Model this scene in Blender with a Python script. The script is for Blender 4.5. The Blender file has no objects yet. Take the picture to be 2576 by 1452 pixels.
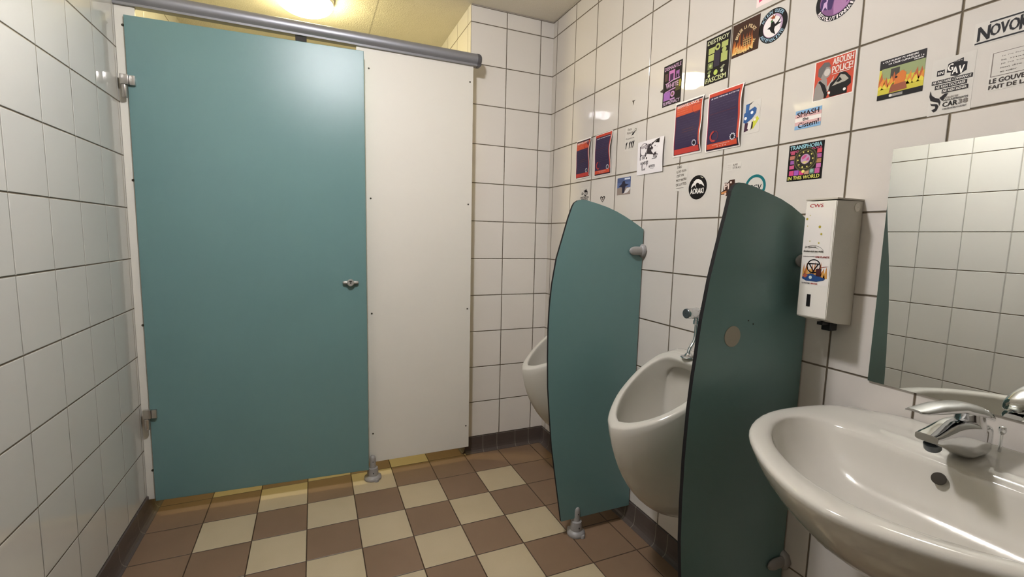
import bpy, bmesh, math, random
from mathutils import Vector, Matrix
random.seed(7)
SC = bpy.context.scene
COL = SC.collection
PI = math.pi

# ------------------------------------------------------------ camera, world, exposure
cd = bpy.data.cameras.new('camera'); cam = bpy.data.objects.new('camera', cd); COL.objects.link(cam)
cd.sensor_width = 36.0; cd.sensor_fit = 'HORIZONTAL'; cd.lens = 36.0*1163.8/2576.0
cd.clip_start = 0.02; cd.clip_end = 50
_R = Vector((0.91951, -0.39247, 0.0229)).normalized()
_F = Vector((0.3925, 0.9130, -0.1117)).normalized()
_R = (_R - _F*_R.dot(_F)).normalized(); _U = _R.cross(_F)
cam.matrix_world = Matrix(((_R.x, _U.x, -_F.x, -1.2303), (_R.y, _U.y, -_F.y, -2.3668), (_R.z, _U.z, -_F.z, 1.2117), (0, 0, 0, 1)))
SC.camera = cam
w = bpy.data.worlds.new('world'); SC.world = w; w.use_nodes = True
w.node_tree.nodes['Background'].inputs[0].default_value = (0.8, 0.8, 0.8, 1)
w.node_tree.nodes['Background'].inputs[1].default_value = 0.02
SC.view_settings.view_transform = 'Standard'; SC.view_settings.look = 'None'
SC.view_settings.exposure = 2.0; SC.view_settings.gamma = 1.0; SC.view_settings.use_curve_mapping = False
LAMP_MAIN = ((1.0, 1.0, 1.06), 108.0)       # colour and strength of the two ceiling lamps
LAMP_CUBICLE = ((1.0, 0.86, 0.44), 22.0)

# ------------------------------------------------------------ room dimensions (metres)
H = 2.372            # ceiling height
SK = 0.089           # skirting height
XL = -1.899          # left wall
YF = -4.20           # wall behind the camera
STUB = -0.472        # left edge of the short back wall
YC = 1.55            # back wall of the cubicle
YP = -0.083          # front face of the cubicle partition

# ------------------------------------------------------------ materials
def s2l(c): return tuple(((v/255.0)/12.92 if v/255.0 <= .04045 else ((v/255.0+.055)/1.055)**2.4) for v in c)
_mc = {}
def mat(name, rgb, rough=.5, metal=0., spec=.5, coat=0., bump=0., bscale=200., emit=None):
    if name in _mc: return _mc[name]
    m = bpy.data.materials.new(name); m.use_nodes = True; nt = m.node_tree
    b = nt.nodes['Principled BSDF']; c = s2l(rgb)
    b.inputs['Base Color'].default_value = (*c, 1); b.inputs['Roughness'].default_value = rough
    b.inputs['Metallic'].default_value = metal; b.inputs['Specular IOR Level'].default_value = spec
    b.inputs['Coat Weight'].default_value = coat; b.inputs['Coat Roughness'].default_value = .05
    if emit:
        b.inputs['Emission Color'].default_value = (*emit[0], 1); b.inputs['Emission Strength'].default_value = emit[1]
    if bump > 0:
        tc = nt.nodes.new('ShaderNodeTexCoord'); n = nt.nodes.new('ShaderNodeTexNoise'); bp = nt.nodes.new('ShaderNodeBump')
        n.inputs['Scale'].default_value = bscale; n.inputs['Detail'].default_value = 3
        bp.inputs['Strength'].default_value = bump; bp.inputs['Distance'].default_value = .001
        nt.links.new(tc.outputs['Object'], n.inputs['Vector']); nt.links.new(n.outputs['Fac'], bp.inputs['Height'])
        nt.links.new(bp.outputs['Normal'], b.inputs['Normal'])
    _mc[name] = m; return m
def paint(rgb, rough=.45):
    return mat('print_%d_%d_%d_%d' % (*rgb, int(rough*100)), rgb, rough, spec=.18)

class NT:
    def __init__(s, name):
        s.m = bpy.data.materials.new(name); s.m.use_nodes = True; s.t = s.m.node_tree; s.b = s.t.nodes['Principled BSDF']
    def put(s, sock, v):
        if hasattr(v, 'links') or hasattr(v, 'is_output'): s.t.links.new(v, sock)
        else: sock.default_value = v
    def ma(s, op, a, b=0., c=0.):
        n = s.t.nodes.new('ShaderNodeMath'); n.operation = op
        s.put(n.inputs[0], a); s.put(n.inputs[1], b); s.put(n.inputs[2], c); return n.outputs[0]
    def mix(s, f, a, b):
        n = s.t.nodes.new('ShaderNodeMix'); n.data_type = 'RGBA'
        s.put(n.inputs[0], f); s.put(n.inputs[6], a if not isinstance(a, tuple) else (*a, 1)); s.put(n.inputs[7], b if not isinstance(b, tuple) else (*b, 1))
        return n.outputs[2]
    def xyz(s):
        tc = s.t.nodes.new('ShaderNodeTexCoord'); sp = s.t.nodes.new('ShaderNodeSeparateXYZ')
        s.t.links.new(tc.outputs['Object'], sp.inputs[0]); s.obj = tc.outputs['Object']; return sp.outputs
    def grid(s, a, a0, p):     # distance to the nearest joint, index of the tile
        u = s.ma('DIVIDE', s.ma('SUBTRACT', a, a0), p)
        d = s.ma('MULTIPLY', s.ma('ABSOLUTE', s.ma('SUBTRACT', s.ma('FRACT', s.ma('ADD', u, .5)), .5)), p)
        return d, s.ma('FLOOR', u)
    def step(s, d, w):         # 1 on the joint, 0 on the tile
        n = s.t.nodes.new('ShaderNodeMapRange'); n.interpolation_type = 'SMOOTHSTEP'
        s.put(n.inputs[0], d); n.inputs[1].default_value = w*.75; n.inputs[2].default_value = w*1.25
        n.inputs[3].default_value = 1; n.inputs[4].default_value = 0; return n.outputs[0]
    def noise(s, sc, det=3.):
        n = s.t.nodes.new('ShaderNodeTexNoise'); n.inputs['Scale'].default_value = sc; n.inputs['Detail'].default_value = det
        s.t.links.new(s.obj, n.inputs['Vector']); return n.outputs['Fac']
    def tilt(s, ia, ib, amt):
        cb = s.t.nodes.new('ShaderNodeCombineXYZ'); s.put(cb.inputs[0], ia); s.put(cb.inputs[1], ib)
        wn = s.t.nodes.new('ShaderNodeTexWhiteNoise'); s.t.links.new(cb.outputs[0], wn.inputs[0])
        v = s.t.nodes.new('ShaderNodeVectorMath'); v.operation = 'SUBTRACT'; s.t.links.new(wn.outputs['Color'], v.inputs[0]); v.inputs[1].default_value = (.5, .5, .5)
        v2 = s.t.nodes.new('ShaderNodeVectorMath'); v2.operation = 'SCALE'; s.t.links.new(v.outputs[0], v2.inputs[0]); v2.inputs['Scale'].default_value = amt
        g = s.t.nodes.new('ShaderNodeNewGeometry')
        v3 = s.t.nodes.new('ShaderNodeVectorMath'); v3.operation = 'ADD'; s.t.links.new(g.outputs['Normal'], v3.inputs[0]); s.t.links.new(v2.outputs[0], v3.inputs[1])
        v4 = s.t.nodes.new('ShaderNodeVectorMath'); v4.operation = 'NORMALIZE'; s.t.links.new(v3.outputs[0], v4.inputs[0])
        return v4.outputs[0], wn.outputs['Value']
    def bump(s, h, dist, nrm=None, strength=1.):
        n = s.t.nodes.new('ShaderNodeBump'); n.inputs['Strength'].default_value = strength; n.inputs['Distance'].default_value = dist
        s.put(n.inputs['Height'], h)
        if nrm is not None: s.t.links.new(nrm, n.inputs['Normal'])
        s.t.links.new(n.outputs[0], s.b.inputs['Normal'])

def tile_mat(name, axis, a0, pa, tile=(222, 216, 206), grout=(112, 98, 78), jw=.0019, rough=.03, b0=SK, pb=.2, jv=None, gv=None):
    n = NT(name); o = n.xyz(); a = o[0] if axis == 'x' else o[1]
    dA, iA = n.grid(a, a0, pa); dB, iB = n.grid(o[2], b0, pb)
    d = n.ma('MINIMUM', dA, dB); wob = n.ma('MULTIPLY', n.ma('SUBTRACT', n.noise(60, 4), .5), .0012)
    jv = jw if jv is None else jv
    mH = n.step(n.ma('ADD', dB, wob), jw); mV = n.step(n.ma('ADD', dA, wob), jv)
    m = n.ma('MAXIMUM', mH, mV)
    nr, rv = n.tilt(iA, iB, .010)
    t = s2l(tile); dark = tuple(v*.965 for v in t)
    col = n.mix(m, n.mix(rv, t, dark), n.mix(n.noise(35, 3), s2l(grout), tuple(v*.6 for v in s2l(grout))))
    if gv: col = n.mix(n.ma('MULTIPLY', mV, n.ma('SUBTRACT', 1., mH)), col, n.mix(n.noise(12, 4), s2l(gv), t))
    n.put(n.b.inputs['Base Color'], col)
    n.put(n.b.inputs['Roughness'], n.ma('ADD', n.ma('MULTIPLY', m, .6), rough))
    hgt = n.ma('MINIMUM', d, .0035)
    n.bump(n.ma('ADD', hgt, n.ma('MULTIPLY', n.noise(7, 2), .0006)), 1.0, nr, .8)
    return n.m

def floor_mat():
    n = NT('checkered floor tiles'); o = n.xyz()
    x = n.ma('MULTIPLY', o[0], -1.); y = n.ma('MULTIPLY', o[1], -1.)
    dA, i = n.grid(x, .2884, .1986); dB, r = n.grid(y, .2199, .1986)
    d = n.ma('MINIMUM', dA, dB)
    par = n.ma('LESS_THAN', n.ma('ABSOLUTE', n.ma('SUBTRACT', n.ma('FRACT', n.ma('MULTIPLY', n.ma('ADD', i, r), .5)), .0)), .25)
    ok = n.ma('MULTIPLY', n.ma('GREATER_THAN', i, -.5), n.ma('LESS_THAN', i, 6.5))
    corner = n.ma('MULTIPLY', n.ma('LESS_THAN', n.ma('ABSOLUTE', n.ma('SUBTRACT', i, 1.)), .5), n.ma('LESS_THAN', n.ma('ABSOLUTE', n.ma('ADD', r, 1.)), .5))
    light = n.ma('MULTIPLY', n.ma('MULTIPLY', par, ok), n.ma('SUBTRACT', 1., corner))
    fine = n.noise(900, 2); big = n.noise(5, 4)
    lt = n.mix(big, s2l((184, 168, 138)), s2l((170, 154, 122))); dk = n.mix(big, s2l((128, 103, 80)), s2l((114, 91, 68)))
    c = n.mix(light, dk, lt)
    c = n.mix(n.ma('MULTIPLY', n.ma('GREATER_THAN', fine, .62), .18), c, s2l((95, 78, 62)))
    jl = n.step(n.ma('ADD', d, n.ma('MULTIPLY', n.ma('SUBTRACT', n.noise(80, 3), .5), .001)), .0018)
    c = n.mix(jl, c, s2l((64, 46, 30)))
    n.put(n.b.inputs['Base Color'], c)
    n.put(n.b.inputs['Roughness'], n.ma('ADD', n.ma('MULTIPLY', big, .15), .38))
    nr, rv = n.tilt(i, r, .006)
    n.bump(n.ma('ADD', n.ma('MINIMUM', d, .003), n.ma('MULTIPLY', fine, .0002)), 1.0, nr, .7)
    return n.m

def skirting_mat(name, axis, offs, p=.1986):
    n = NT(name); o = n.xyz(); a = o[0] if axis == 'x' else o[1]
    m = None
    for a0 in offs:
        dA, iA = n.grid(a, a0, p); s = n.step(dA, .0016); m = s if m is None else n.ma('MAXIMUM', m, s)
    n.put(n.b.inputs['Base Color'], n.mix(m, n.mix(n.noise(9, 3), s2l((84, 74, 68)), s2l((72, 62, 57))), s2l((126, 118, 106))))
    n.b.inputs['Roughness'].default_value = .38
    n.bump(n.noise(300, 2), .0003)
    return n.m

def ceiling_mat():
    n = NT('painted concrete ceiling'); o = n.xyz()
    d1, i1 = n.grid(o[0], -.902, 1.25); d2, i2 = n.grid(o[1], 1.02, 2.5)
    m = n.ma('MULTIPLY', n.ma('MAXIMUM', n.step(d1, .004), n.step(d2, .004)), .35)
    c = n.mix(n.noise(3, 5), s2l((242, 236, 224)), s2l((230, 223, 208)))
    n.put(n.b.inputs['Base Color'], n.mix(m, c, s2l((110, 100, 84))))
    n.b.inputs['Roughness'].default_value = .9
    n.bump(n.ma('ADD', n.noise(140, 5), n.ma('MULTIPLY', n.noise(18, 3), 1.)), .0025)
    return n.m

M_TEAL = mat('teal laminate', (102, 134, 132), .28, spec=.5, bump=.25, bscale=900)
M_EDGE = mat('dark laminate edge', (20, 18, 19), .7, spec=.2)
M_WHITE = mat('white laminate', (221, 216, 203), .45, bump=.15, bscale=900)
M_SCREW = mat('dark screw', (70, 64, 52), .4, metal=.4)
M_RAIL = mat('anodised aluminium', (150, 150, 154), .42, metal=.6, bump=.1, bscale=400)
M_RAILDK = mat('rail groove', (70, 64, 58), .6, metal=.3)
M_GPLAST = mat('grey plastic', (146, 142, 138), .42)
M_STEEL = mat('brushed steel', (205, 200, 194), .28, metal=.95)
M_CHROME = mat('chrome', (225, 226, 228), .07, metal=1.)
M_CHROMEDK = mat('dark chrome cap', (92, 96, 98), .3, metal=.6)
M_CERAM = mat('white ceramic', (188, 183, 171), .06, spec=.5)
M_BLACK = mat('black plastic', (14, 12, 12), .4)
M_HOLE = mat('dark hole', (38, 30, 16), .8)
M_ABS = mat('cream plastic', (219, 213, 200), .4)
M_ABS_SHADE = mat('grained cream plastic side shade', (200, 194, 180), .55, bump=.5, bscale=700)  # darker cream for the dispenser sides, their shade put into the colour
M_MIRROR = mat('mirror silver', (240, 242, 238), .0, metal=1.)
M_MEDGE = mat('mirror edge', (60, 58, 58), .3)

# ------------------------------------------------------------ mesh helpers
def box(bm, x0, x1, y0, y1, z0, z1, mi=0, bev=0.):
    v = [bm.verts.new((x, y, z)) for x in (x0, x1) for y in (y0, y1) for z in (z0, z1)]
    F = [(0, 1, 3, 2), (4, 6, 7, 5), (0, 4, 5, 1), (2, 3, 7, 6), (0, 2, 6, 4), (1, 5, 7, 3)]
    fs = [bm.faces.new([v[i] for i in f]) for f in F]
    for f in fs: f.material_index = mi
    if bev:
        es = list({e for f in fs for e in f.edges})
        bmesh.ops.bevel(bm, geom=es, offset=bev, segments=2, affect='EDGES', profile=.6, material=-1)
    return fs
def prism(bm, pts, fn, h, mi=0, mside=None):
    """outline pts (a, b) in a plane; fn(a, b, t) gives the 3-D point at depth t"""
    A = [bm.verts.new(fn(a, b, 0)) for a, b in pts]; B = [bm.verts.new(fn(a, b, h)) for a, b in pts]
    f = bm.faces.new(A); f.material_index = mi; f = bm.faces.new(B[::-1]); f.material_index = mi
    n = len(pts)
    for i in range(n):
        f = bm.faces.new((A[i], B[i], B[(i+1) % n], A[(i+1) % n])); f.material_index = mi if mside is None else mside
def loft(bm, loops, close=True, cap0=False, cap1=False, mi=0):
    V = [[bm.verts.new(p) for p in L] for L in loops]; n = len(loops[0])
    for a, b in zip(V, V[1:]):
        for i in range(n if close else n-1):
            j = (i+1) % n
            f = bm.faces.new((a[i], a[j], b[j], b[i])); f.material_index = mi
    if cap0: bm.faces.new(V[0][::-1]).material_index = mi
    if cap1: bm.faces.new(V[-1]).material_index = mi
    return V
def frame(d):
    d = d.normalized(); up = Vector((0, 0, 1)) if abs(d.z) < .95 else Vector((0, 1, 0))
    a = d.cross(up).normalized(); return a, a.cross(d).normalized()
def lathe(bm, base, axis, prof, n=24, mi=0, sq=(1, 1)):
    """prof: (radius, distance along the axis)"""
    base = Vector(base); axis = Vector(axis).normalized(); a, b = frame(axis)
    L = []
    for r, t in prof:
        L.append([base + axis*t + (a*math.cos(2*PI*i/n)*sq[0] + b*math.sin(2*PI*i/n)*sq[1])*max(r, 1e-5) for i in range(n)])
    loft(bm, L, cap0=True, cap1=True, mi=mi)
def tube(bm, pts, r, n=12, mi=0):
    pts = [Vector(p) for p in pts]; L = []; prev = None
    for i, p in enumerate(pts):
        d = (pts[min(i+1, len(pts)-1)] - pts[max(i-1, 0)]).normalized()
        if prev is None: a, b = frame(d)
        else:
            a = (prev - d*prev.dot(d)).normalized(); b = a.cross(d).normalized()
        prev = a; rr = r[i] if isinstance(r, (list, tuple)) else r
        L.append([p + (a*math.cos(2*PI*k/n) + b*math.sin(2*PI*k/n))*rr for k in range(n)])
    loft(bm, L, cap0=True, cap1=True, mi=mi)
def smooth_path(pts, k=6):
    P = [Vector(p) for p in pts]; out = []
    for i in range(len(P)-1):
        p0, p1, p2, p3 = P[max(i-1, 0)], P[i], P[i+1], P[min(i+2, len(P)-1)]
        for j in range(k):
            t = j/k
            out.append(.5*((2*p1)+(p2-p0)*t+(2*p0-5*p1+4*p2-p3)*t*t+(3*p1-p0-3*p2+p3)*t**3))
    out.append(P[-1]); return out
def obj(name, bm, mats, parent=None, smooth=False, angle=None):
    bmesh.ops.recalc_face_normals(bm, faces=bm.faces[:])
    me = bpy.data.meshes.new(name); bm.to_mesh(me); bm.free()
    for m in (mats if isinstance(mats, (list, tuple)) else [mats]): me.materials.append(m)
    if smooth:
        for p in me.polygons: p.use_smooth = True
        if angle:
            me.set_sharp_from_angle(angle=math.radians(angle))
    o = bpy.data.objects.new(name, me); COL.objects.link(o)
    if parent: 
        o.parent = parent
    return o
def tag(o, label=None, cat=None, group=None, kind=None):
    if label: o['label'] = label
    if cat: o['category'] = cat
    if group: o['group'] = group
    if kind: o['kind'] = kind
    return o
def empty(name, loc=(0, 0, 0)):
    o = bpy.data.objects.new(name, None); COL.objects.link(o); o.location = loc; o.empty_display_size = .05; return o
class Thing:
    """an Empty at the base; parts are given in world coordinates and parented to it"""
    def __init__(s, name, loc, label, cat, group=None):
        s.loc = Vector(loc); s.o = empty(name, loc); tag(s.o, label, cat, group)
    def part(s, name, bm, mats, parent=None, smooth=False, angle=None, label=None):
        off = -s.loc
        bmesh.ops.translate(bm, verts=bm.verts[:], vec=off)
        o = obj(name, bm, mats, parent or s.o, smooth, angle)
        if label: o['label'] = label
        return o
def copy_tree(o, parent=None):
    c = o.copy(); COL.objects.link(c)
    if parent: c.parent = parent
    for ch in [x for x in bpy.data.objects if x.parent == o]: copy_tree(ch, c)
    return c
def struct(name, bm, m, **k):
    o = obj(name, bm, m, **k); o['kind'] = 'structure'; return o

# ------------------------------------------------------------ the room
def B(*a, **k):
    bm = bmesh.new(); box(bm, *a, **k); return bm
struct('floor', B(XL-.12, .12, YF-.12, YC+.12, -.1, 0), floor_mat())
struct('ceiling', B(XL-.12, .12, YF-.12, YC+.12, H, H+.1), ceiling_mat())
struct('wall_right', B(0, .12, YF, YC, 0, H), tile_mat('glazed tiles right wall', 'y', -.0438, .1954, tile=(199, 192, 182), jw=.0023))
struct('wall_left', B(XL-.12, XL, YF, YC, 0, H), tile_mat('glazed tiles left wall', 'y', -.4800, .1895, tile=(197, 194, 185), jv=.0013, gv=(150, 144, 132)))
struct('wall_front', B(XL-.12, .12, YF-.12, YF, 0, H), tile_mat('glazed tiles rear of room', 'x', -.0764, .1978))
struct('added_dark_panel', B(XL+.05, -.95, YF, YF+.04, 0, 2.05), mat('dark brown added panel', (52, 42, 36), .5))  # unseen dark panel, added to darken reflections and cut bounce behind the camera
bm = bmesh.new(); box(bm, STUB, 0, 0, YC, 0, H)
_o = struct('wall_back', bm, [tile_mat('glazed tiles short back wall', 'x', -.0764, .1978), tile_mat('glazed tiles cubicle side', 'y', .05, .1954)])
for p in _o.data.polygons:
    if abs(p.normal.x) > .5: p.material_index = 1
struct('wall_cubicle', B(XL-.12, .12, YC, YC+.12, 0, H), tile_mat('glazed tiles cubicle back', 'x', -.0764, .1978))
# coved skirting: flush at the top, running out onto the floor at its foot
COVE = [(0, 0), (.026, 0), (.0255, .002), (.017, .006), (.0115, .014), (.0085, .026), (.0065, .045), (.006, SK-.002), (.0045, SK), (0, SK)]
def skirt(name, m, fn, a, b):
    bm = bmesh.new(); A = [bm.verts.new(fn(p, a, z)) for p, z in COVE]; B_ = [bm.verts.new(fn(p, b, z)) for p, z in COVE]; n = len(COVE)
    bm.faces.new(A); bm.faces.new(B_[::-1])
    for i in range(n): bm.faces.new((A[i], B_[i], B_[(i+1) % n], A[(i+1) % n]))
    return struct(name, bm, m)
skirt('baseboard_right', skirting_mat('skirting tiles right', 'y', (-.0438, -.11), .1954), lambda p, a, z: (-p, a, z), YF, 0)
skirt('baseboard_left', skirting_mat('skirting tiles left', 'y', (-.02,)), lambda p, a, z: (XL+p, a, z), YF, YC)
skirt('baseboard_back', skirting_mat('skirting tiles back', 'x', (-.0898, -.3736)), lambda p, a, z: (a, -p, z), STUB-.006, 0)
skirt('baseboard_cubicle', skirting_mat('skirting tiles cubicle', 'y', (-.02,)), lambda p, a, z: (STUB-p, a, z), -.006, YC)
# narrow caulk line where the tiles meet the ceiling
bm = bmesh.new(); box(bm, -.006, 0, YF, 0, H-.006, H); box(bm, STUB, -.006, -.006, 0, H-.006, H)
struct('trim_1', bm, mat('ceiling caulk', (150, 142, 130), .8))

# ------------------------------------------------------------ cubicle partition
def screw(th, par, x, y, z, r=.0042):
    bm = bmesh.new(); lathe(bm, (x, y, z), (0, -1, 0), [(r, 0), (r, .0012), (r*.55, .0022), (0, .0022)], 10)
    th.part('screw', bm, M_SCREW, par)
pt = Thing('cubicle_partition', (-.98, YP, 0), 'white front partition of the toilet cubicle under a grey head rail, beside the teal door', 'partition')
bm = bmesh.new(); box(bm, -1.034, -.483, YP, YP+.013, .076, 2.046, bev=.0012)
wp = pt.part('white_panel', bm, M_WHITE)
for x, z in [(-.981, 1.955), (-.5, 1.966), (-.979, 1.374), (-.502, 1.369), (-.98, .828), (-.5, .832), (-.98, .225), (-.5, .196)]:
    screw(pt, wp, x, YP, z)
bm = bmesh.new(); box(bm, XL+.0005, -1.835, YP, YP+.013, .073, 2.046, bev=.001)
sp = pt.part('side_panel', bm, M_WHITE, label='narrow white hinge strip against the left tiled wall')
for z in (1.972, 1.397, .82, .2): screw(pt, sp, -1.8735, YP, z, .005)
# head rail: half-round top with a narrow lower channel
def rail_prof(x):
    L = []; yc, zc, r = YP+.004, 2.076, .0285
    for k in range(25):
        a = -PI*.30 + (PI*1.60)*k/24
        L.append(Vector((x, yc + r*math.cos(a), zc + r*.98*math.sin(a))))
    L += [Vector((x, yc-.0155, zc-.0245)), Vector((x, yc-.0165, zc-.0330)), Vector((x, yc-.012, zc-.0335)), Vector((x, yc+.012, zc-.0335)), Vector((x, yc+.0165, zc-.0330)), Vector((x, yc+.0155, zc-.0245))]
    return L
bm = bmesh.new(); loft(bm, [rail_prof(XL+.0005), rail_prof(-.466)], cap0=True, cap1=True)
rl = pt.part('head_rail', bm, M_RAIL, smooth=True, angle=35)
bm = bmesh.new(); L = []
for x, s in ((-.467, 1.03), (-.455, 1.03), (-.449, .95), (-.445, .80), (-.443, .5), (-.4425, .1)):
    c = Vector((x, YP+.004, 2.074)); L.append([c + (p - Vector((p.x, YP+.004, 2.074)))*s for p in rail_prof(x)])
loft(bm, L, cap0=True, cap1=True)
pt.part('end_cap', bm, mat('dark end cap', (88, 86, 88), .4), rl, smooth=True, angle=35)
bm = bmesh.new(); box(bm, -1.281, -1.237, YP-.004, YP+.012, 2.004, 2.0465, bev=.001)
pt.part('door_stop', bm, mat('dark bracket', (38, 33, 27), .7), rl)
def foot(th, x, y, name='support_foot', s=1., nub=True):
    """grey plastic leg: flanged base, tapered socket, pin with rounded head"""
    bm = bmesh.new()
    lathe(bm, (x, y, 0), (0, 0, 1), [(.036*s, 0), (.0375*s, .004), (.0365*s, .013), (.030*s, .018), (.0245*s, .022), (.0235*s, .044), (.0215*s, .058), (.0150*s, .061), (.0135*s, .078), (.0135*s, .103), (.0120*s, .112), (.007*s, .119), (0, .1205)], 24)
    for ang in (-70, 110):
        ax, ay = x+.033*s*math.cos(math.radians(ang)), y+.033*s*math.sin(math.radians(ang))
        lathe(bm, (ax, ay, 0), (0, 0, 1), [(.011*s, 0), (.0112*s, .009), (.009*s, .0125), (.004*s, .013), (.0035*s, .011), (0, .011)], 14)
    f = th.part(name, bm, M_GPLAST, smooth=True, angle=50)
    bm = bmesh.new(); lathe(bm, (x, y-.0134*s, .092), (0, -1, 0), [(.0022, 0), (.0022, .0012), (0, .0012)], 8)
    th.part('screw', bm, mat('socket screw', (40, 38, 36), .5), f)
    bm = bmesh.new(); lathe(bm, (x, y-.0233*s, .038), (0, -1, 0), [(.0026, 0), (.0026, .0016), (0, .0016)], 8)
    th.part('screw', bm, mat('socket screw', (40, 38, 36), .5), f)
foot(pt, -.985, YP-.016, s=1.12)

# ------------------------------------------------------------ teal cubicle door, slightly ajar
HX, HY = -1.866, YP-.0015
dr = Thing('cubicle_door', (HX, HY, .05), 'tall teal cubicle door standing slightly ajar at the left wall', 'door')
bm = bmesh.new(); box(bm, HX, -1.006, HY-.013, HY, .069, 2.006, bev=.002)
leaf = dr.part('door_leaf', bm, [M_TEAL])
def hinge(z):
    bm = bmesh.new()
    box(bm, HX-.020, HX+.008, HY-.030, HY-.0135, z-.018, z+.020, bev=.004)
    box(bm, HX+.009, HX+.027, HY-.026, HY-.0135, z-.018, z+.018, bev=.003)
    h = dr.part('hinge', bm, M_STEEL, smooth=True, angle=40)
    bm = bmesh.new(); lathe(bm, (HX-.008, HY-.022, z-.066), (0, 0, 1), [(.0075, 0), (.009, .002), (.009, .046), (.008, .047)], 16)
    dr.part('hinge_barrel', bm, M_STEEL, h, smooth=True, angle=40)
hinge(1.768); hinge(.452)
lx, lz = -1.076, .985
bm = bmesh.new()
lathe(bm, (lx, HY-.013, lz), (0, -1, 0), [(.016, 0), (.0165, .010), (.0155, .018), (.013, .0205), (0, .0205)], 28)
for sg in (-1, 1):
    lathe(bm, (lx+sg*.0135, HY-.0225, lz+.001), (sg, 0, 0), [(.0085, 0), (.0078, .012), (.0065, .0185), (.003, .021), (0, .021)], 14)
lk = dr.part('lock_knob', bm, mat('grey metal knob', (176, 172, 164), .4, metal=.5), smooth=True, angle=45)
bm = bmesh.new(); box(bm, lx-.0055, lx+.0055, HY-.0345, HY-.0325, lz+.005, lz+.0095)
lathe(bm, (lx, HY-.0333, lz), (0, -1, 0), [(.0032, 0), (.0032, .0012), (0, .0012)], 12)
dr.part('indicator_slot', bm, M_BLACK, lk)
dr.o.rotation_euler.z = -math.radians(3.0)

# ------------------------------------------------------------ urinal dividers
DIV = [(-.006, .072), (-.338, .074), (-.371, .27), (-.392, .40), (-.405, .52), (-.4165, .64), (-.421, .75), (-.423, .86), (-.421, .95), (-.414, 1.035), (-.398, 1.135), (-.376, 1.21), (-.355, 1.283), (-.339, 1.328), (-.331, 1.342), (-.318, 1.351), (-.300, 1.3555), (-.280, 1.3545), (-.234, 1.345), (-.185, 1.333), (-.140, 1.318), (-.1, 1.301), (-.063, 1.283), (-.03, 1.266), (-.006, 1.252)]
DIV2 = [(-.006, .072), (-.338, .074), (-.368, .22), (-.388, .358), (-.398, .46), (-.402, .56), (-.403, .68), (-.399, .80), (-.393, .88), (-.387, .931), (-.384, .969), (-.378, 1.024), (-.372, 1.06), (-.362, 1.121), (-.349, 1.178), (-.339, 1.22), (-.326, 1.271), (-.317, 1.312), (-.313, 1.332), (-.305, 1.345), (-.292, 1.3525), (-.275, 1.3525), (-.234, 1.345), (-.185, 1.333), (-.140, 1.321), (-.1, 1.306), (-.063, 1.288), (-.03, 1.268), (-.006, 1.252)]
def divider(y, label, low_bracket, plug, shape=DIV):
    th = Thing('urinal_divider', (0, y, 0), label, 'divider', None)
    bm = bmesh.new(); prism(bm, shape, lambda a, b, t: (a, y+t, b), .011, 0, 1)
    pn = th.part('divider_panel', bm, [M_TEAL, M_EDGE])
    def bracket(z):
        bm = bmesh.new()
        lathe(bm, (-.0005, y+.0055, z), (-1, 0, 0), [(.027, 0), (.029, .003), (.029, .009), (.025, .016), (.018, .020), (.018, .020)], 8, sq=(1, 1.05))
        for yy in (y-.0065, y+.0175):
            L = []
            for k in range(15):
                t = k/14; x = -.002 - t*.074
                rr = .0175*math.sqrt(max(0., 1-max(0., (t-.62)/.38)**2)) if t > .62 else .0175
                L.append([Vector((x, yy+math.cos(2*PI*i/12)*max(rr, .0003)*.50, z+math.sin(2*PI*i/12)*max(rr, .0003))) for i in range(12)])
            loft(bm, L, cap0=True, cap1=True)
        b = th.part('wall_bracket', bm, M_GPLAST, smooth=True, angle=45)
        bm = bmesh.new(); lathe(bm, (-.052, y-.0118, z), (0, -1, 0), [(.0034, 0), (.0034, .0016), (0, .0016)], 10)
        th.part('screw', bm, M_SCREW, b)
    bracket(1.166)
    if low_bracket: bracket(.305)
    if plug:
        bm = bmesh.new(); lathe(bm, (-.275, y-.0003, .9765), (0, -1, 0), [(.0265, 0), (.0265, .0012), (.025, .0016), (0, .0016)], 32)
        th.part('round_plug', bm, mat('worn plug', (158, 150, 134), .6, bump=.4, bscale=120), label='worn grey brown round plug in the panel')
        for px, pz in ((-.223, 1.014), (-.205, 1.004)):
            bm = bmesh.new(); lathe(bm, (px, y-.0003, pz), (0, -1, 0), [(.0022, 0), (.0018, .0006), (0, .0006)], 8)
            th.part('mark', bm, M_BLACK)
    foot(th, -.263, y+.0055)
    return th
divider(-.847, 'curved teal divider panel between the two urinals, lit and standing on a grey foot', False, False)
divider(-1.542, 'dark teal curved divider panel between the near urinal and the soap dispenser', True, True, DIV2)

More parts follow.
